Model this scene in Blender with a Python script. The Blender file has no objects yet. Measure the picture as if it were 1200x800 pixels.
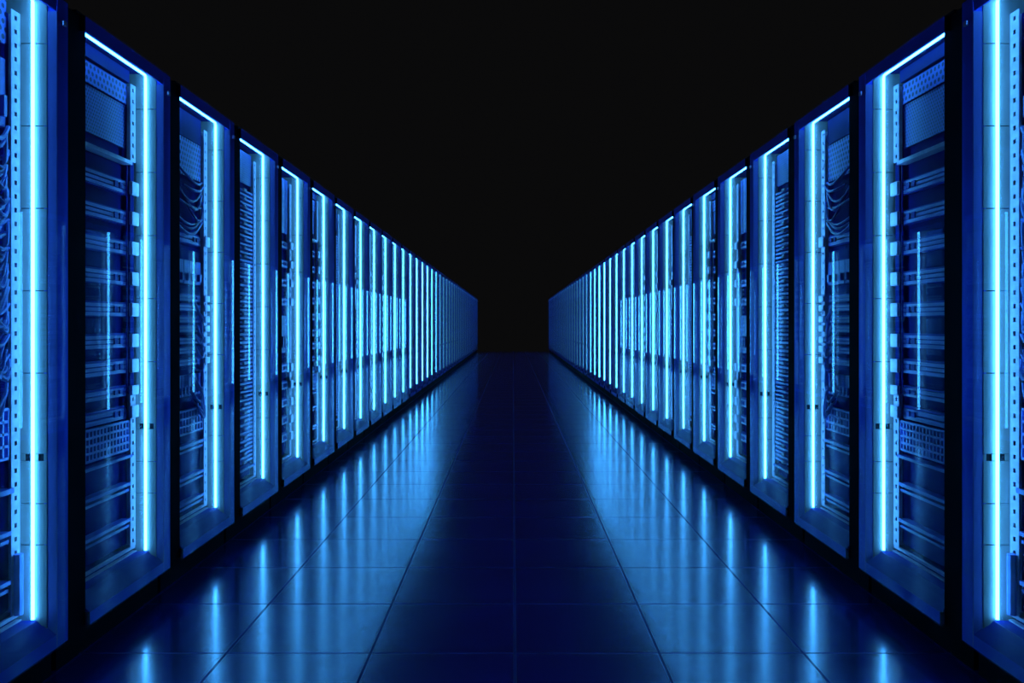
import bpy, bmesh, math, random
from mathutils import Vector, Matrix

C = bpy.context.scene.collection
SC = bpy.context.scene

# ------------------------------------------------------------------ camera, world, exposure
H = 1.042                      # eye height
cd = bpy.data.cameras.new('camera')
cd.sensor_width = 36.0
cd.lens = 28.8                 # 960 px focal length on a 1200 px frame
cd.shift_x = -1.2 / 1200
cd.shift_y = -20.0 / 1200
cd.clip_start = 0.05
cd.clip_end = 200
cam = bpy.data.objects.new('camera', cd)
C.objects.link(cam)
cam.location = (-0.006, 0.0, H)
cam.rotation_euler = (math.radians(90), 0, 0)
SC.camera = cam

w = bpy.data.worlds.new('world')
SC.world = w
w.use_nodes = True
bg = w.node_tree.nodes['Background']
bg.inputs[0].default_value = (0.0030, 0.0030, 0.0032, 1)
bg.inputs[1].default_value = 1.0

SC.view_settings.view_transform = 'Standard'
SC.view_settings.look = 'None'
SC.view_settings.exposure = 0.0
SC.view_settings.gamma = 1.0
SC.view_settings.use_curve_mapping = False
cy = SC.cycles
cy.use_denoising = True
cy.max_bounces = 12
cy.diffuse_bounces = 4
cy.glossy_bounces = 6
cy.transparent_max_bounces = 24
cy.caustics_reflective = False
cy.caustics_refractive = False
cy.sample_clamp_indirect = 6.0

LED_COL = (1.0, 7.8, 19.5)   # light given off by the strips
PITCH = 0.7297
Y0 = 2.379
N_RACKS = 40
FX = 1.363                     # cabinet front plane, distance from the aisle's middle
Y_END = 31.6
WALL_X = 2.08
CEIL = 2.9

# ------------------------------------------------------------------ materials
def mat(name, col, rough=0.5, spec=0.5, metal=0.0):
    m = bpy.data.materials.new(name)
    m.use_nodes = True
    b = m.node_tree.nodes['Principled BSDF']
    b.inputs['Base Color'].default_value = (*col, 1)
    b.inputs['Roughness'].default_value = rough
    b.inputs['Specular IOR Level'].default_value = spec
    b.inputs['Metallic'].default_value = metal
    return m

def nd(t, kind, **kw):
    n = t.nodes.new(kind)
    for k, v in kw.items():
        setattr(n, k, v)
    return n

def math_node(t, op, a, b=None, c=None):
    n = t.nodes.new('ShaderNodeMath')
    n.operation = op
    for i, v in enumerate((a, b, c)):
        if v is None:
            continue
        if isinstance(v, (int, float)):
            n.inputs[i].default_value = v
        else:
            t.links.new(v, n.inputs[i])
    return n.outputs[0]

def noise_tint(m, scale=6.0, lo=0.75, hi=1.15, stretch=(1, 1, 1)):
    """gentle procedural unevenness of the paint"""
    t = m.node_tree
    b = t.nodes['Principled BSDF']
    col = tuple(b.inputs['Base Color'].default_value)
    tc = nd(t, 'ShaderNodeTexCoord')
    mp = nd(t, 'ShaderNodeMapping')
    mp.inputs['Scale'].default_value = stretch
    t.links.new(tc.outputs['Object'], mp.inputs[0])
    nz = nd(t, 'ShaderNodeTexNoise')
    nz.inputs['Scale'].default_value = scale
    nz.inputs['Detail'].default_value = 3
    t.links.new(mp.outputs[0], nz.inputs['Vector'])
    r = nd(t, 'ShaderNodeMapRange')
    r.inputs['From Min'].default_value = 0.3
    r.inputs['From Max'].default_value = 0.7
    r.inputs['To Min'].default_value = lo
    r.inputs['To Max'].default_value = hi
    t.links.new(nz.outputs['Fac'], r.inputs['Value'])
    v = nd(t, 'ShaderNodeVectorMath', operation='SCALE')
    v.inputs[0].default_value = col[:3]
    t.links.new(r.outputs[0], v.inputs['Scale'])
    t.links.new(v.outputs[0], b.inputs['Base Color'])
    return m

def mesh_dots(name, base, hole, su, sz, rad):
    """perforated sheet: round holes in staggered rows, in object coordinates"""
    m = mat(name, base, 0.45)
    t = m.node_tree
    b = t.nodes['Principled BSDF']
    tc = nd(t, 'ShaderNodeTexCoord')
    sp = nd(t, 'ShaderNodeSeparateXYZ')
    t.links.new(tc.outputs['Object'], sp.inputs[0])
    row = math_node(t, 'DIVIDE', sp.outputs['Z'], sz)
    odd = math_node(t, 'MODULO', math_node(t, 'FLOOR', row), 2.0)
    u = math_node(t, 'ADD', math_node(t, 'DIVIDE', math_node(t, 'ADD', sp.outputs['Y'], 10.0), su), math_node(t, 'MULTIPLY', odd, 0.5))
    fu = math_node(t, 'MULTIPLY', math_node(t, 'SUBTRACT', math_node(t, 'FRACT', u), 0.5), su)
    fz = math_node(t, 'MULTIPLY', math_node(t, 'SUBTRACT', math_node(t, 'FRACT', row), 0.5), sz)
    d = math_node(t, 'SQRT', math_node(t, 'ADD', math_node(t, 'MULTIPLY', fu, fu), math_node(t, 'MULTIPLY', fz, fz)))
    f = math_node(t, 'LESS_THAN', d, rad)
    mx = nd(t, 'ShaderNodeMix', data_type='RGBA')
    mx.inputs[6].default_value = (*base, 1)
    mx.inputs[7].default_value = (*hole, 1)
    t.links.new(f, mx.inputs[0])
    t.links.new(mx.outputs[2], b.inputs['Base Color'])
    return m

def glass_mat():
    m = bpy.data.materials.new('door_glass')
    m.use_nodes = True
    t = m.node_tree
    t.nodes.clear()
    out = nd(t, 'ShaderNodeOutputMaterial')
    g = nd(t, 'ShaderNodeNewGeometry')
    dp = nd(t, 'ShaderNodeVectorMath', operation='DOT_PRODUCT')
    t.links.new(g.outputs['Normal'], dp.inputs[0])
    t.links.new(g.outputs['Incoming'], dp.inputs[1])
    c = math_node(t, 'ABSOLUTE', dp.outputs['Value'])
    om = math_node(t, 'SUBTRACT', 1.0, c)
    p5 = math_node(t, 'POWER', om, 5.0)
    f = math_node(t, 'ADD', math_node(t, 'MULTIPLY', p5, 0.55), 0.045)
    tr = nd(t, 'ShaderNodeBsdfTransparent')
    tr.inputs[0].default_value = (0.97, 0.985, 1.0, 1)
    gl = nd(t, 'ShaderNodeBsdfGlossy')
    gl.inputs['Color'].default_value = (1, 1, 1, 1)
    gl.inputs['Roughness'].default_value = 0.0
    mx = nd(t, 'ShaderNodeMixShader')
    t.links.new(f, mx.inputs[0])
    t.links.new(tr.outputs[0], mx.inputs[1])
    t.links.new(gl.outputs[0], mx.inputs[2])
    t.links.new(mx.outputs[0], out.inputs[0])
    return m

def led_mat():
    m = bpy.data.materials.new('led_light')
    m.use_nodes = True
    t = m.node_tree
    t.nodes.clear()
    out = nd(t, 'ShaderNodeOutputMaterial')
    e = nd(t, 'ShaderNodeEmission')
    mx = max(LED_COL)
    e.inputs[0].default_value = (*[c / mx for c in LED_COL], 1)
    e.inputs[1].default_value = mx
    t.links.new(e.outputs[0], out.inputs[0])
    return m

def floor_mat():
    m = mat('floor_tiles', (0.012, 0.035, 0.16), 0.16, 0.5)
    t = m.node_tree
    b = t.nodes['Principled BSDF']
    tc = nd(t, 'ShaderNodeTexCoord')
    sp = nd(t, 'ShaderNodeSeparateXYZ')
    t.links.new(tc.outputs['Object'], sp.inputs[0])
    S = 0.4575
    def edge(o, off):
        f = math_node(t, 'FRACT', math_node(t, 'DIVIDE', math_node(t, 'ADD', o, off), S))
        a = math_node(t, 'ABSOLUTE', math_node(t, 'SUBTRACT', f, 0.5))      # 0.5 at the joint
        return a
    ax = edge(sp.outputs['X'], 20 * S)
    ay = edge(sp.outputs['Y'], 20 * S - 2.598 + 6 * S)
    a = math_node(t, 'MAXIMUM', ax, ay)
    j = nd(t, 'ShaderNodeMapRange')
    j.inputs['From Min'].default_value = 0.5 - 0.0045 / S
    j.inputs['From Max'].default_value = 0.5 - 0.0025 / S
    t.links.new(a, j.inputs['Value'])
    mx = nd(t, 'ShaderNodeMix', data_type='RGBA')
    nz = nd(t, 'ShaderNodeTexNoise')
    nz.inputs['Scale'].default_value = 3.0
    nz.inputs['Detail'].default_value = 4
    t.links.new(tc.outputs['Object'], nz.inputs['Vector'])
    rr = nd(t, 'ShaderNodeMapRange')
    rr.inputs['From Min'].default_value = 0.3
    rr.inputs['From Max'].default_value = 0.7
    rr.inputs['To Min'].default_value = FLOOR_R[0]
    rr.inputs['To Max'].default_value = FLOOR_R[1]
    t.links.new(nz.outputs['Fac'], rr.inputs['Value'])
    mx.inputs[6].default_value = (*FLOOR_COL, 1)
    mx.inputs[7].default_value = (0.006, 0.018, 0.20, 1)
    t.links.new(j.outputs[0], mx.inputs[0])
    t.links.new(mx.outputs[2], b.inputs['Base Color'])
    ro = nd(t, 'ShaderNodeMix', data_type='FLOAT')
    t.links.new(j.outputs[0], ro.inputs[0])
    t.links.new(rr.outputs[0], ro.inputs[2])
    ro.inputs[3].default_value = 0.8
    t.links.new(ro.outputs[0], b.inputs['Roughness'])
    b.inputs['IOR'].default_value = FLOOR_IOR
    b.inputs['Coat Weight'].default_value = 0.4
    b.inputs['Coat Roughness'].default_value = 0.115
    b.inputs['Specular Tint'].default_value = (*FLOOR_TINT, 1)
    bp = nd(t, 'ShaderNodeBump')
    bp.inputs['Strength'].default_value = 0.4
    bp.inputs['Distance'].default_value = 0.001
    bp.invert = True
    t.links.new(j.outputs[0], bp.inputs['Height'])
    t.links.new(bp.outputs[0], b.inputs['Normal'])
    sl = math_node(t, 'SUBTRACT', 0.5, math_node(t, 'MULTIPLY', j.outputs[0], 0.45))
    t.links.new(sl, b.inputs['Specular IOR Level'])
    return m

FLOOR_R = (0.17, 0.20)
FLOOR_COL = (0.010, 0.030, 0.30)
FLOOR_IOR = 2.4
FLOOR_TINT = (1.0, 0.85, 0.95)

M = {
    'led': led_mat(),
    'glass': glass_mat(),
    'jamb': noise_tint(mat('jamb_paint', (0.40, 0.34, 0.30), 0.5), 5, 0.85, 1.1),
    'navy': noise_tint(mat('navy_paint', (0.03, 0.09, 0.75), 0.5, 0.5, 0.6), 4, 0.85, 1.1),
    'return': noise_tint(mat('post_return_paint', (0.17, 0.19, 0.60), 0.5), 4, 0.85, 1.1),
    'sill': noise_tint(mat('sill_paint', (0.012, 0.028, 0.28), 0.5, 0.12), 4, 0.8, 1.1, (1, .2, 1)),
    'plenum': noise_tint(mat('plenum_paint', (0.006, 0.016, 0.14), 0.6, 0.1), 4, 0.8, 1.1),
    'gap_fill': noise_tint(mat('lining_gap_navy', (0.004, 0.008, 0.20), 0.6, 0.04), 4, 0.8, 1.1),
    'inner': noise_tint(mat('inner_paint', (0.03, 0.07, 0.60), 0.55), 4, 0.8, 1.1),
    'body': mat('cabinet_black', (0.006, 0.007, 0.012), 0.7, 0.2),
    'black': mat('black_rubber', (0.004, 0.004, 0.005), 0.75, 0.15),
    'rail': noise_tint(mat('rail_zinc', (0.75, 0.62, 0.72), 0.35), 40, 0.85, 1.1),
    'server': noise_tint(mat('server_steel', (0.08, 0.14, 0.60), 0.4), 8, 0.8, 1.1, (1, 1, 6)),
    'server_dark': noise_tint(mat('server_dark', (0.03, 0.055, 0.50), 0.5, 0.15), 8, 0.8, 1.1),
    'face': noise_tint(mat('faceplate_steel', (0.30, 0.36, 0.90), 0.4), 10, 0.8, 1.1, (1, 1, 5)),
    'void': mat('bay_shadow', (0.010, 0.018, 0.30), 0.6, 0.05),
    'mesh': mesh_dots('perforated_sheet', (0.12, 0.18, 0.70), (0.006, 0.012, 0.09), 0.026, 0.022, 0.0075),
    'fine': mesh_dots('fine_perforation', (0.06, 0.10, 0.50), (0.010, 0.02, 0.14), 0.016, 0.012, 0.0045),
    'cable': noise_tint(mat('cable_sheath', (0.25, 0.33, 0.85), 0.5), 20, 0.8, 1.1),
    'bolt': mat('bolt_steel', (0.6, 0.5, 0.7), 0.3, 0.5, 0.6),
}
M['floor'] = floor_mat()
M['wall'] = mat('wall_black', (0.01, 0.01, 0.01), 0.9, 0.0)

# ------------------------------------------------------------------ mesh helpers
class MB:
    """collects shapes given in rack coordinates: w outward from the aisle, u along it, z up"""
    def __init__(self, s=1):
        self.bm = bmesh.new()
        self.s = s
    def box(self, w0, w1, u0, u1, z0, z1):
        s = self.s
        vs = [self.bm.verts.new((s * w, u, z)) for w in (w0, w1) for u in (u0, u1) for z in (z0, z1)]
        for f in ((0, 1, 3, 2), (4, 6, 7, 5), (0, 4, 5, 1), (2, 3, 7, 6), (0, 2, 6, 4), (1, 5, 7, 3)):
            self.bm.faces.new([vs[i] for i in f])
        return self
    def prism(self, wz, u0, u1):
        s = self.s
        r = [[self.bm.verts.new((s * w, u, z)) for w, z in wz] for u in (u0, u1)]
        n = len(wz)
        for i in range(n):
            self.bm.faces.new((r[0][i], r[0][(i + 1) % n], r[1][(i + 1) % n], r[1][i]))
        self.bm.faces.new(r[0]); self.bm.faces.new(r[1])
        return self
    def tube(self, pts, r, n=6, cap=True):
        pts = [Vector((self.s * p[0], p[1], p[2])) for p in pts]
        rings = []
        for i, p in enumerate(pts):
            a = pts[max(i - 1, 0)]
            b = pts[min(i + 1, len(pts) - 1)]
            d = (b - a).normalized()
            if 0 < i < len(pts) - 1:
                d1 = (p - a).normalized(); d2 = (b - p).normalized()
                k = 1 / max(0.5, math.sqrt(max(1e-6, (1 + d1.dot(d2)) / 2)))
            else:
                k = 1
            up = Vector((0, 0, 1)) if abs(d.z) < 0.8 else Vector((1, 0, 0))
            x = d.cross(up).normalized(); y = d.cross(x).normalized()
            rings.append([self.bm.verts.new(p + (x * math.cos(q) + y * math.sin(q)) * r * (k if False else 1))
                          for q in [2 * math.pi * j / n for j in range(n)]])
        for r0, r1 in zip(rings, rings[1:]):
            for j in range(n):
                self.bm.faces.new((r0[j], r0[(j + 1) % n], r1[(j + 1) % n], r1[j]))
        if cap:
            self.bm.faces.new(rings[0]); self.bm.faces.new(rings[-1])
        return self
    def mesh(self, name, m, bevel=0.0):
        bmesh.ops.recalc_face_normals(self.bm, faces=self.bm.faces[:])
        if bevel:
            bmesh.ops.bevel(self.bm, geom=self.bm.edges[:], offset=bevel, segments=1, affect='EDGES', profile=0.5)
        me = bpy.data.meshes.new(name)
        self.bm.to_mesh(me); self.bm.free()
        me.materials.append(m)
        return me

def link(name, me, parent=None):
    o = bpy.data.objects.new(name, me)
    C.objects.link(o)
    if parent:
        o.parent = parent
    return o

def struct(name, box, m):
    o = link(name, MB().box(*box).mesh(name, m))
    o['kind'] = 'structure'
    o['label'] = {'floor': 'glossy dark blue tiled floor of the aisle',
                  'wall_left': 'dark wall behind the left row of racks',
                  'wall_right': 'dark wall behind the right row of racks'}[name]
    return o

# ------------------------------------------------------------------ the room
struct('floor', (-WALL_X - .1, WALL_X + .1, -1.5, Y_END + .1, -0.1, 0.0), M['floor'])

struct('wall_left', (-WALL_X - .1, -WALL_X, -1.5, Y_END + .1, 0, 2.0), M['wall'])
struct('wall_right', (WALL_X, WALL_X + .1, -1.5, Y_END + .1, 0, 2.0), M['wall'])

# ------------------------------------------------------------------ the rack and its parts
# spec: list of (name, mesh, [ (child name, mesh) ... ])
UL = -0.534                    # near end of the sill, against the hinge stile
UK = -0.561                    # near end of the door frame's front
UN, UF = -0.60, 0.008          # inner faces of the cabinet opening along the aisle
ZB, ZT = 0.180, 1.994          # bottom and top of the opening
W_J = 0.078                    # depth of the jamb, front to rail

def shell(s, simple=False):
    P = []
    b = MB(s)
    b.box(0.0, 0.60, -0.645, -0.605, 0.10, 2.004)              # side facing the camera
    b.box(0.012, 0.60, 0.012, 0.068, 0.10, 2.004)              # far side
    b.box(-0.022, 0.60, -0.605, 0.012, 1.998, 2.004)            # roof
    b.box(0.585, 0.60, -0.605, 0.012, 0.10, 1.998)            # back
    b.box(0.06, 0.585, -0.605, 0.012, 0.10, 0.172)           # bottom
    P.append(('cabinet_body', b.mesh('cabinet_body', M['body']), []))
    P.append(('plinth', MB(s).box(0.02, 0.58, -0.64, 0.064, 0.0, 0.10).mesh('plinth', M['black']), []))
    P.append(('front_post', MB(s).box(-0.0275, 0.012, 0.012, 0.068, 0.10, 2.0).mesh('front_post', M['navy']), [
        ('post_return', MB(s).box(-0.0275, 0.0, UF, 0.0118, 0.10, 1.954).mesh('post_return', M['return']))]))
    P.append(('top_rail', MB(s).box(-0.0275, -0.0225, UK, UF, 1.9545, 2.0).mesh('top_rail', M['navy']), []))
    # bottom of the door frame: upright strip, then a sill sloping up towards the light
    k = MB(s)
    k.box(-0.0275, 0.0, UL, UF, 0.100, 0.138)
    P.append(('kick_panel', k.mesh('kick_panel', M['navy']), []))
    k = MB(s)
    k.prism([(-0.0275, 0.138), (-0.004, 0.1565), (-0.004, 0.138)], UL, UF)
    k.prism([(-0.002, 0.154), (0.012, 0.165), (0.012, 0.138), (-0.002, 0.138)], UL, UF)
    k.prism([(0.014, 0.163), (0.030, 0.179), (0.060, 0.180), (0.060, 0.138), (0.014, 0.138)], UK, UF)
    P.append(('sloped_sill', k.mesh('sloped_sill', M['sill']), []))
    # jamb the light strip sits on, with seams and two latch slots
    j = MB(s)
    seams = [0.140, 0.40, 0.52, 0.645, 0.664, 0.90, 1.14, 1.38, 1.62, 1.86, ZT + .004]
    for a, c in zip(seams, seams[1:]):
        if a == 0.645:
            for w0, w1 in ((0.001, 0.010), (0.026, 0.046), (0.066, W_J)):
                j.box(w0, w1, UF, 0.012, a, c)
        else:
            j.box(0.001, W_J, UF - .001, 0.012, a + 0.0015, c - 0.0015)
    j.box(W_J, 0.585, UF, 0.012, ZB, ZT)
    P.append(('door_jamb', j.mesh('door_jamb', M['jamb']), []))
    P.append(('cabinet_base', MB(s).box(0.060, 0.585, -0.605, UF, 0.172, ZB).mesh('cabinet_base', M['sill']), []))
    P.append(('tray_edge', MB(s).box(W_J - .004, W_J + .012, -0.60, UF - .001, 0.174, 0.184).box(W_J + .002, W_J + .012, -0.60, UF - .001, 0.194, 0.204).mesh('tray_edge', M['rail']), []))
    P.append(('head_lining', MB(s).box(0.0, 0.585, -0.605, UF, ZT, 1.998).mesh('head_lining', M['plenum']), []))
    # the light strip: across the top, down the far jamb
    wl = 0.037
    pts = [(wl, -0.598, 1.986), (wl, -0.012, 1.986), (wl, -0.004, 1.984), (wl, -0.001, 1.976), (wl, -0.001, 0.186)]
    P.append(('light_strip', MB(s).tube(pts, 0.0049, 10).mesh('light_strip', M['led']), []))
    # glass door with its black hinge stile and a clamp
    P.append(('glass_door', MB(s).box(-0.034, -0.028, UK - .002, 0.045, 0.10, 2.0).mesh('glass_door', M['glass']), [
        ('hinge_stile', MB(s).box(-0.012, 0.0, -0.645, -0.532, 0.10, 2.0).box(-0.0276, -0.010, UL - .004, UL - .0002, 0.10, 0.139).box(-0.0276, -0.010, UK - .004, UK - .0002, 1.953, 2.0).mesh('hinge_stile', M['black'])),
        ('door_clamp', MB(s).box(-0.042, -0.0342, 0.022, 0.040, 1.918, 1.934).mesh('door_clamp', M['bolt'], 0.002)),
    ]))
    return P

def rail(s, u0, u1, z0, z1, w0=W_J, n=44, gaps=()):
    b = MB(s)
    e = (u1 - u0) * 0.36
    b.box(w0, w0 + .003, u0, u0 + e, z0, z1)
    b.box(w0, w0 + .003, u1 - e, u1, z0, z1)
    p = (z1 - z0) / n
    for i in range(n + 1):
        z = z0 + i * p
        b.box(w0, w0 + .003, u0 + e, u1 - e, max(z0, z - p * .33), min(z1, z + p * .33))
    b.box(w0 + .003, w0 + .035, u1 - .004, u1, z0, z1)     # return flange
    return b.mesh('mounting_rail', M['rail'])

E0, E1 = -0.565, -0.040        # equipment, near end to far end
WF = W_J + 0.012               # equipment faces

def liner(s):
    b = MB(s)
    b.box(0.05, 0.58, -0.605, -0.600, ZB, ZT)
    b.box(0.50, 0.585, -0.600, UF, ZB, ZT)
    b.box(WF + .020, WF + .024, -0.600, UF, 0.21, 1.945)  # sheet added behind the equipment to lift the dark gaps to navy
    return ('lining_and_gap_fill', b.mesh('lining_and_gap_fill', M['gap_fill']), [])

def server(s, z, h, depth=0.36, bright=True, ears=True):
    """1U/2U server: body, faceplate with a grooved grille, an ear on each rail"""
    ch = []
    f = MB(s)
    n = max(2, int(h / 0.017))
    p = (h - .006) / n
    for i in range(n):
        f.box(WF - .006, WF + .004, E0 + .02, E1 - .02, z + .003 + i * p, z + .003 + i * p + p * .72)
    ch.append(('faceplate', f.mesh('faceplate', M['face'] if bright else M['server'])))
    for u0, u1 in ((E1 - .012, UF - .004), (E0 - .03, E0 + .012))[0 if ears else 1:]:
        ch.append(('ear', MB(s).box(W_J - .014, W_J - .002, u0, u1, z + .002, z + h - .002).mesh('ear', M['rail'], .002)))
    g = MB(s)
    for u in (E1 - .06, E1 - .10):
        g.box(WF - .010, WF - .0055, u - .012, u + .012, z + h * .3, z + h * .7)
    ch.append(('release_latch', g.mesh('release_latch', M['server_dark'])))
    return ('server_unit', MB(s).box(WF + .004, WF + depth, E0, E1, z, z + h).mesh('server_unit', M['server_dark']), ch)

def panel(name, s, z0, z1, m, dw=0.0):
    return (name, MB(s).box(WF + dw, WF + dw + .004, E0, E1, z0, z1).mesh(name, m), [])

def shelf(s, z, m='rail', t=.014):
    return ('shelf', MB(s).box(W_J - .006, WF + .34, E0, E1 + .008, z, z + t).mesh('shelf', M[m]), [])

def double_shelf(s, z):
    b = MB(s)
    b.box(W_J - .002, WF + .34, E0, E1, z, z + .012)
    b.box(W_J + .004, WF + .34, E0, E1, z - .022, z - .012)
    return ('shelf', b.mesh('shelf', M['server']), [])

def patch_panel(s, z0, z1, rows=4, cols=22):
    b = MB(s)
    du = (E1 - E0) / cols
    dz = (z1 - z0) / rows
    for i in range(cols + 1):
        u = E0 + i * du
        b.box(WF - .008, WF + .01, u - .004, u + .004, z0, z1)
    for j in range(rows + 1):
        z = z0 + j * dz
        b.box(WF - .008, WF + .01, E0, E1, z - .004, z + .004)
    return ('patch_panel', b.mesh('patch_panel', M['face']), [
        ('port_backing', MB(s).box(WF + .010, WF + .10, E0, E1, z0, z1).mesh('port_backing', M['server']))])

def drive_bay(s, z0, z1, cols=12):
    """row of upright drive sleds with little handles"""
    ch = []
    du = (E1 - E0) / cols
    for i in range(cols):
        u = E0 + i * du
        b = MB(s).box(WF, WF + .02, u + .003, u + du - .003, z0 + .003, z1 - .003)
        b.box(WF - .012, WF, u + du * .35, u + du * .65, z0 + (z1 - z0) * .15, z0 + (z1 - z0) * .45)
        ch.append(('drive_sled', b.mesh('drive_sled', M['server'])))
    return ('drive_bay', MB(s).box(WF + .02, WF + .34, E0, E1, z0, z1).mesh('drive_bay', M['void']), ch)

def cables(s, rnd, z0, z1, n, r=.005, du=.10, m='cable', near=E0 + .05):
    """loose cables that leave the rail side and sag toward the middle of the rack"""
    b = MB(s)
    for i in range(n):
        z = z0 + (z1 - z0) * (i + rnd.random() * .6) / n
        ua = E1 - rnd.uniform(0, .02)
        ub = max(near, ua - du * rnd.uniform(.6, 1.6))
        sag = rnd.uniform(.02, .09)
        dz = rnd.uniform(-.06, .06)
        pts = []
        for k in range(9):
            t = k / 8
            pts.append((W_J + .004 - .02 * math.sin(math.pi * t), ua + (ub - ua) * t, z + dz * t - sag * math.sin(math.pi * t)))
        b.tube(pts, r * rnd.uniform(.7, 1.2), 6)
    return ('cable_bundle', b.mesh('cable_bundle', M[m]), [])

def base_parts(s, gap=None):
    if gap:
        far = [('mounting_rail', rail(s, -0.036, UF - .002, gap[1], 1.945, n=int(44 * (1.945 - gap[1]) / 1.74)), []),
               ('mounting_rail', rail(s, -0.036, UF - .002, 0.205, gap[0], n=int(44 * (gap[0] - .205) / 1.74)), []),
               ('rail_spine', MB(s).box(W_J + .004, W_J + .012, -0.030, UF - .008, gap[0], gap[1]).mesh('rail_spine', M['plenum']), [])]
    else:
        far = [('mounting_rail', rail(s, -0.036, UF - .002, 0.205, 1.945), [])]
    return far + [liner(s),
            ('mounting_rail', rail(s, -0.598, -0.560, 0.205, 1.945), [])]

def variant_stack(s):
    P = base_parts(s, (0.78, 1.655))
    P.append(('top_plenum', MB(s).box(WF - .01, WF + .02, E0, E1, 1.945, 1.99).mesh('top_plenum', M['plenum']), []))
    P.append(panel('vent_panel', s, 1.865, 1.940, M['mesh']))
    P.append(panel('vent_panel', s, 1.70, 1.860, M['fine'], .006))
    P.append(shelf(s, 1.640))
    for z in (1.525, 1.412, 1.300, 1.186, 1.070, 0.955, 0.86):
        P.append(server(s, z, 0.054, bright=True))
    P.append(server(s, 0.775, 0.040, bright=False))
    P.append(server(s, 0.690, 0.050, bright=False))
    P.append(patch_panel(s, 0.575, 0.680))
    P.append(shelf(s, 0.545, 'server', .01))
    P.append(double_shelf(s, 0.44))
    P.append(double_shelf(s, 0.305))
    return P

def variant_drives(s):
    rnd = random.Random(5)
    P = base_parts(s)
    P.append(panel('vent_panel', s, 1.87, 1.985, M['plenum']))
    P.append(panel('vent_panel', s, 1.70, 1.865, M['mesh']))
    P.append(cables(s, rnd, 1.50, 1.72, 9, .006, .30, 'server'))
    P.append(server(s, 1.40, 0.05))
    P.append(drive_bay(s, 1.22, 1.33, 8))
    z = 1.18
    for i in range(7):
        P.append(server(s, z - .036, 0.033, bright=i % 3 == 1))
        z -= .052 if i % 2 else .043
    P.append(drive_bay(s, 0.72, 0.82, 14))
    P.append(cables(s, rnd, 0.64, 1.12, 12, .006, .09))
    P.append(patch_panel(s, 0.56, 0.66, 3, 16))
    P.append(double_shelf(s, 0.50))
    P.append(double_shelf(s, 0.36))
    P.append(double_shelf(s, 0.25))
    return P

def variant_blades(s):
    """one tall chassis finely slotted from top to bottom with a column of latches"""
    P = base_parts(s)
    P.append(panel('vent_panel', s, 1.80, 1.97, M['fine']))
    b = MB(s)
    z = 0.30
    while z < 1.77:
        b.box(WF - .008, WF + .03, E0, E1, z, z + .011)
        z += .022
    l = MB(s)
    z = 0.30
    while z < 1.77:
        l.box(WF - .020, WF - .008, -.215, -.175, z, z + .014)
        z += .044
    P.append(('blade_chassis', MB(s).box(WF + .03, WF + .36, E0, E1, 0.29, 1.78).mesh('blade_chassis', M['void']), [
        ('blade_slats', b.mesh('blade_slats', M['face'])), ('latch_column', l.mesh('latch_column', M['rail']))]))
    P.append(shelf(s, 0.262, 'server', .012))
    return P

def variant_tall(s):
    """plain upright filler panels above, spaced server bands below"""
    P = base_parts(s)
    b = MB(s)
    n = 9
    du = (E1 - E0) / n
    for i in range(n):
        b.box(WF, WF + .01, E0 + i * du + .006, E0 + (i + 1) * du - .006, 1.62, 1.96)
    P.append(('filler_panel', b.mesh('filler_panel', M['server']), []))
    for z in (1.52, 1.40, 1.28, 1.16):
        P.append(server(s, z, .05))
    P.append(drive_bay(s, .86, 1.10, 10))
    for z in (.74, .63, .52, .41, .30):
        P.append(server(s, z, .055))
    return P

def variant_cabled(s):
    rnd = random.Random(11)
    P = base_parts(s)
    P.append(panel('vent_panel', s, 1.84, 1.97, M['mesh']))
    P.append(drive_bay(s, 1.60, 1.80, 12))
    P.append(cables(s, rnd, 0.85, 1.62, 34, .0055, .13))
    P.append(cables(s, rnd, 0.95, 1.55, 16, .0055, .40, 'server'))
    for z in (1.44, 1.30, 1.16, 1.02, .90):
        P.append(server(s, z, .05, bright=False, ears=False))
    P.append(patch_panel(s, .66, .80, 4, 20))
    P.append(shelf(s, .56, 'server'))
    P.append(double_shelf(s, .44))
    P.append(double_shelf(s, .30))
    b = MB(s)                                       # sheathed riser along the foot of the rail
    b.tube([(W_J - .008, -.016, z) for z in (.205, .26, .32, .38)], .013, 8)
    P.append(('cable_riser', b.mesh('cable_riser', M['cable']), []))
    return P

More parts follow.
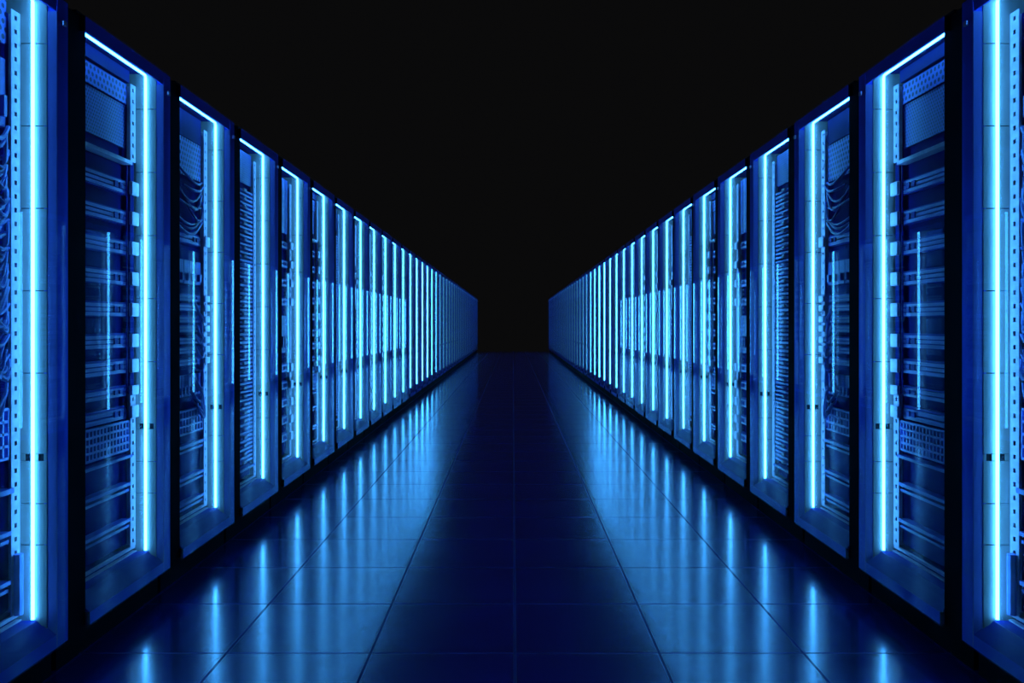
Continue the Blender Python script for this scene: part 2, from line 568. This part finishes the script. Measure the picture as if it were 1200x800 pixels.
def variant_far(s, kind):
    """racks a few pixels wide: rail, lining and one slotted equipment stack"""
    P = base_parts(s)[:2]
    b = MB(s)
    step = (.055, .035, .08)[kind]
    z = 0.28
    while z < 1.85:
        b.box(WF - .004, WF + .03, E0, E1, z, z + step * .55)
        z += step
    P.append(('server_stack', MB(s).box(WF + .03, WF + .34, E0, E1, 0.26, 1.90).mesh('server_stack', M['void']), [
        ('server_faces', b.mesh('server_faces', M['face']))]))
    return P

LOOK = {
    'stack': 'holding spaced light-fronted servers',
    'drives': 'holding thin servers and hanging cables',
    'blades': 'packed with fine horizontal slats',
    'tall': 'with upright filler panels over server bands',
    'cabled': 'with a tangle of loose cables',
    'far': 'seen as a narrow lit sliver',
}
ORD = ['first', 'second', 'third', 'fourth', 'fifth', 'sixth', 'seventh', 'eighth', 'ninth', 'tenth',
       'eleventh', 'twelfth', 'thirteenth', 'fourteenth', 'fifteenth', 'sixteenth', 'seventeenth', 'eighteenth', 'nineteenth', 'twentieth']
TENS = {2: 'twenty', 3: 'thirty', 4: 'forty'}
def ordinal(i):                # 1-based
    if i <= 20:
        return ORD[i - 1]
    t, r = divmod(i, 10)
    return (TENS[t][:-1] + 'ieth') if r == 0 else TENS[t] + '-' + ORD[r - 1]

KIND = ['cabled', 'stack', 'drives', 'blades', 'tall', 'stack', 'blades', 'drives', 'tall', 'stack', 'blades', 'drives', 'tall', 'stack', 'blades', 'drives']
FN = {'stack': variant_stack, 'drives': variant_drives, 'blades': variant_blades, 'tall': variant_tall, 'cabled': variant_cabled}

for side, s in (('left', -1), ('right', 1)):
    sh = shell(s)
    cache = {}
    for k in range(N_RACKS):
        if k < len(KIND):
            key = KIND[k]
            if key not in cache:
                cache[key] = FN[key](s)
            look = LOOK[key]
        else:
            key = ('far', k % 3)
            if key not in cache:
                cache[key] = variant_far(s, k % 3)
            look = LOOK['far']
        root = bpy.data.objects.new('server_rack', None)
        C.objects.link(root)
        root.empty_display_size = 0.2
        root.location = (s * FX, Y0 + PITCH * k, 0)
        root['label'] = 'server rack %s, %s from the camera, %s row' % (look, ordinal(k + 1), side)
        root['category'] = 'server rack'
        root['group'] = 'blue-lit server racks in the %s row' % side
        for name, me, kids in sh + cache[key]:
            p = link(name, me, root)
            for cn, cm in kids:
                link(cn, cm, p)
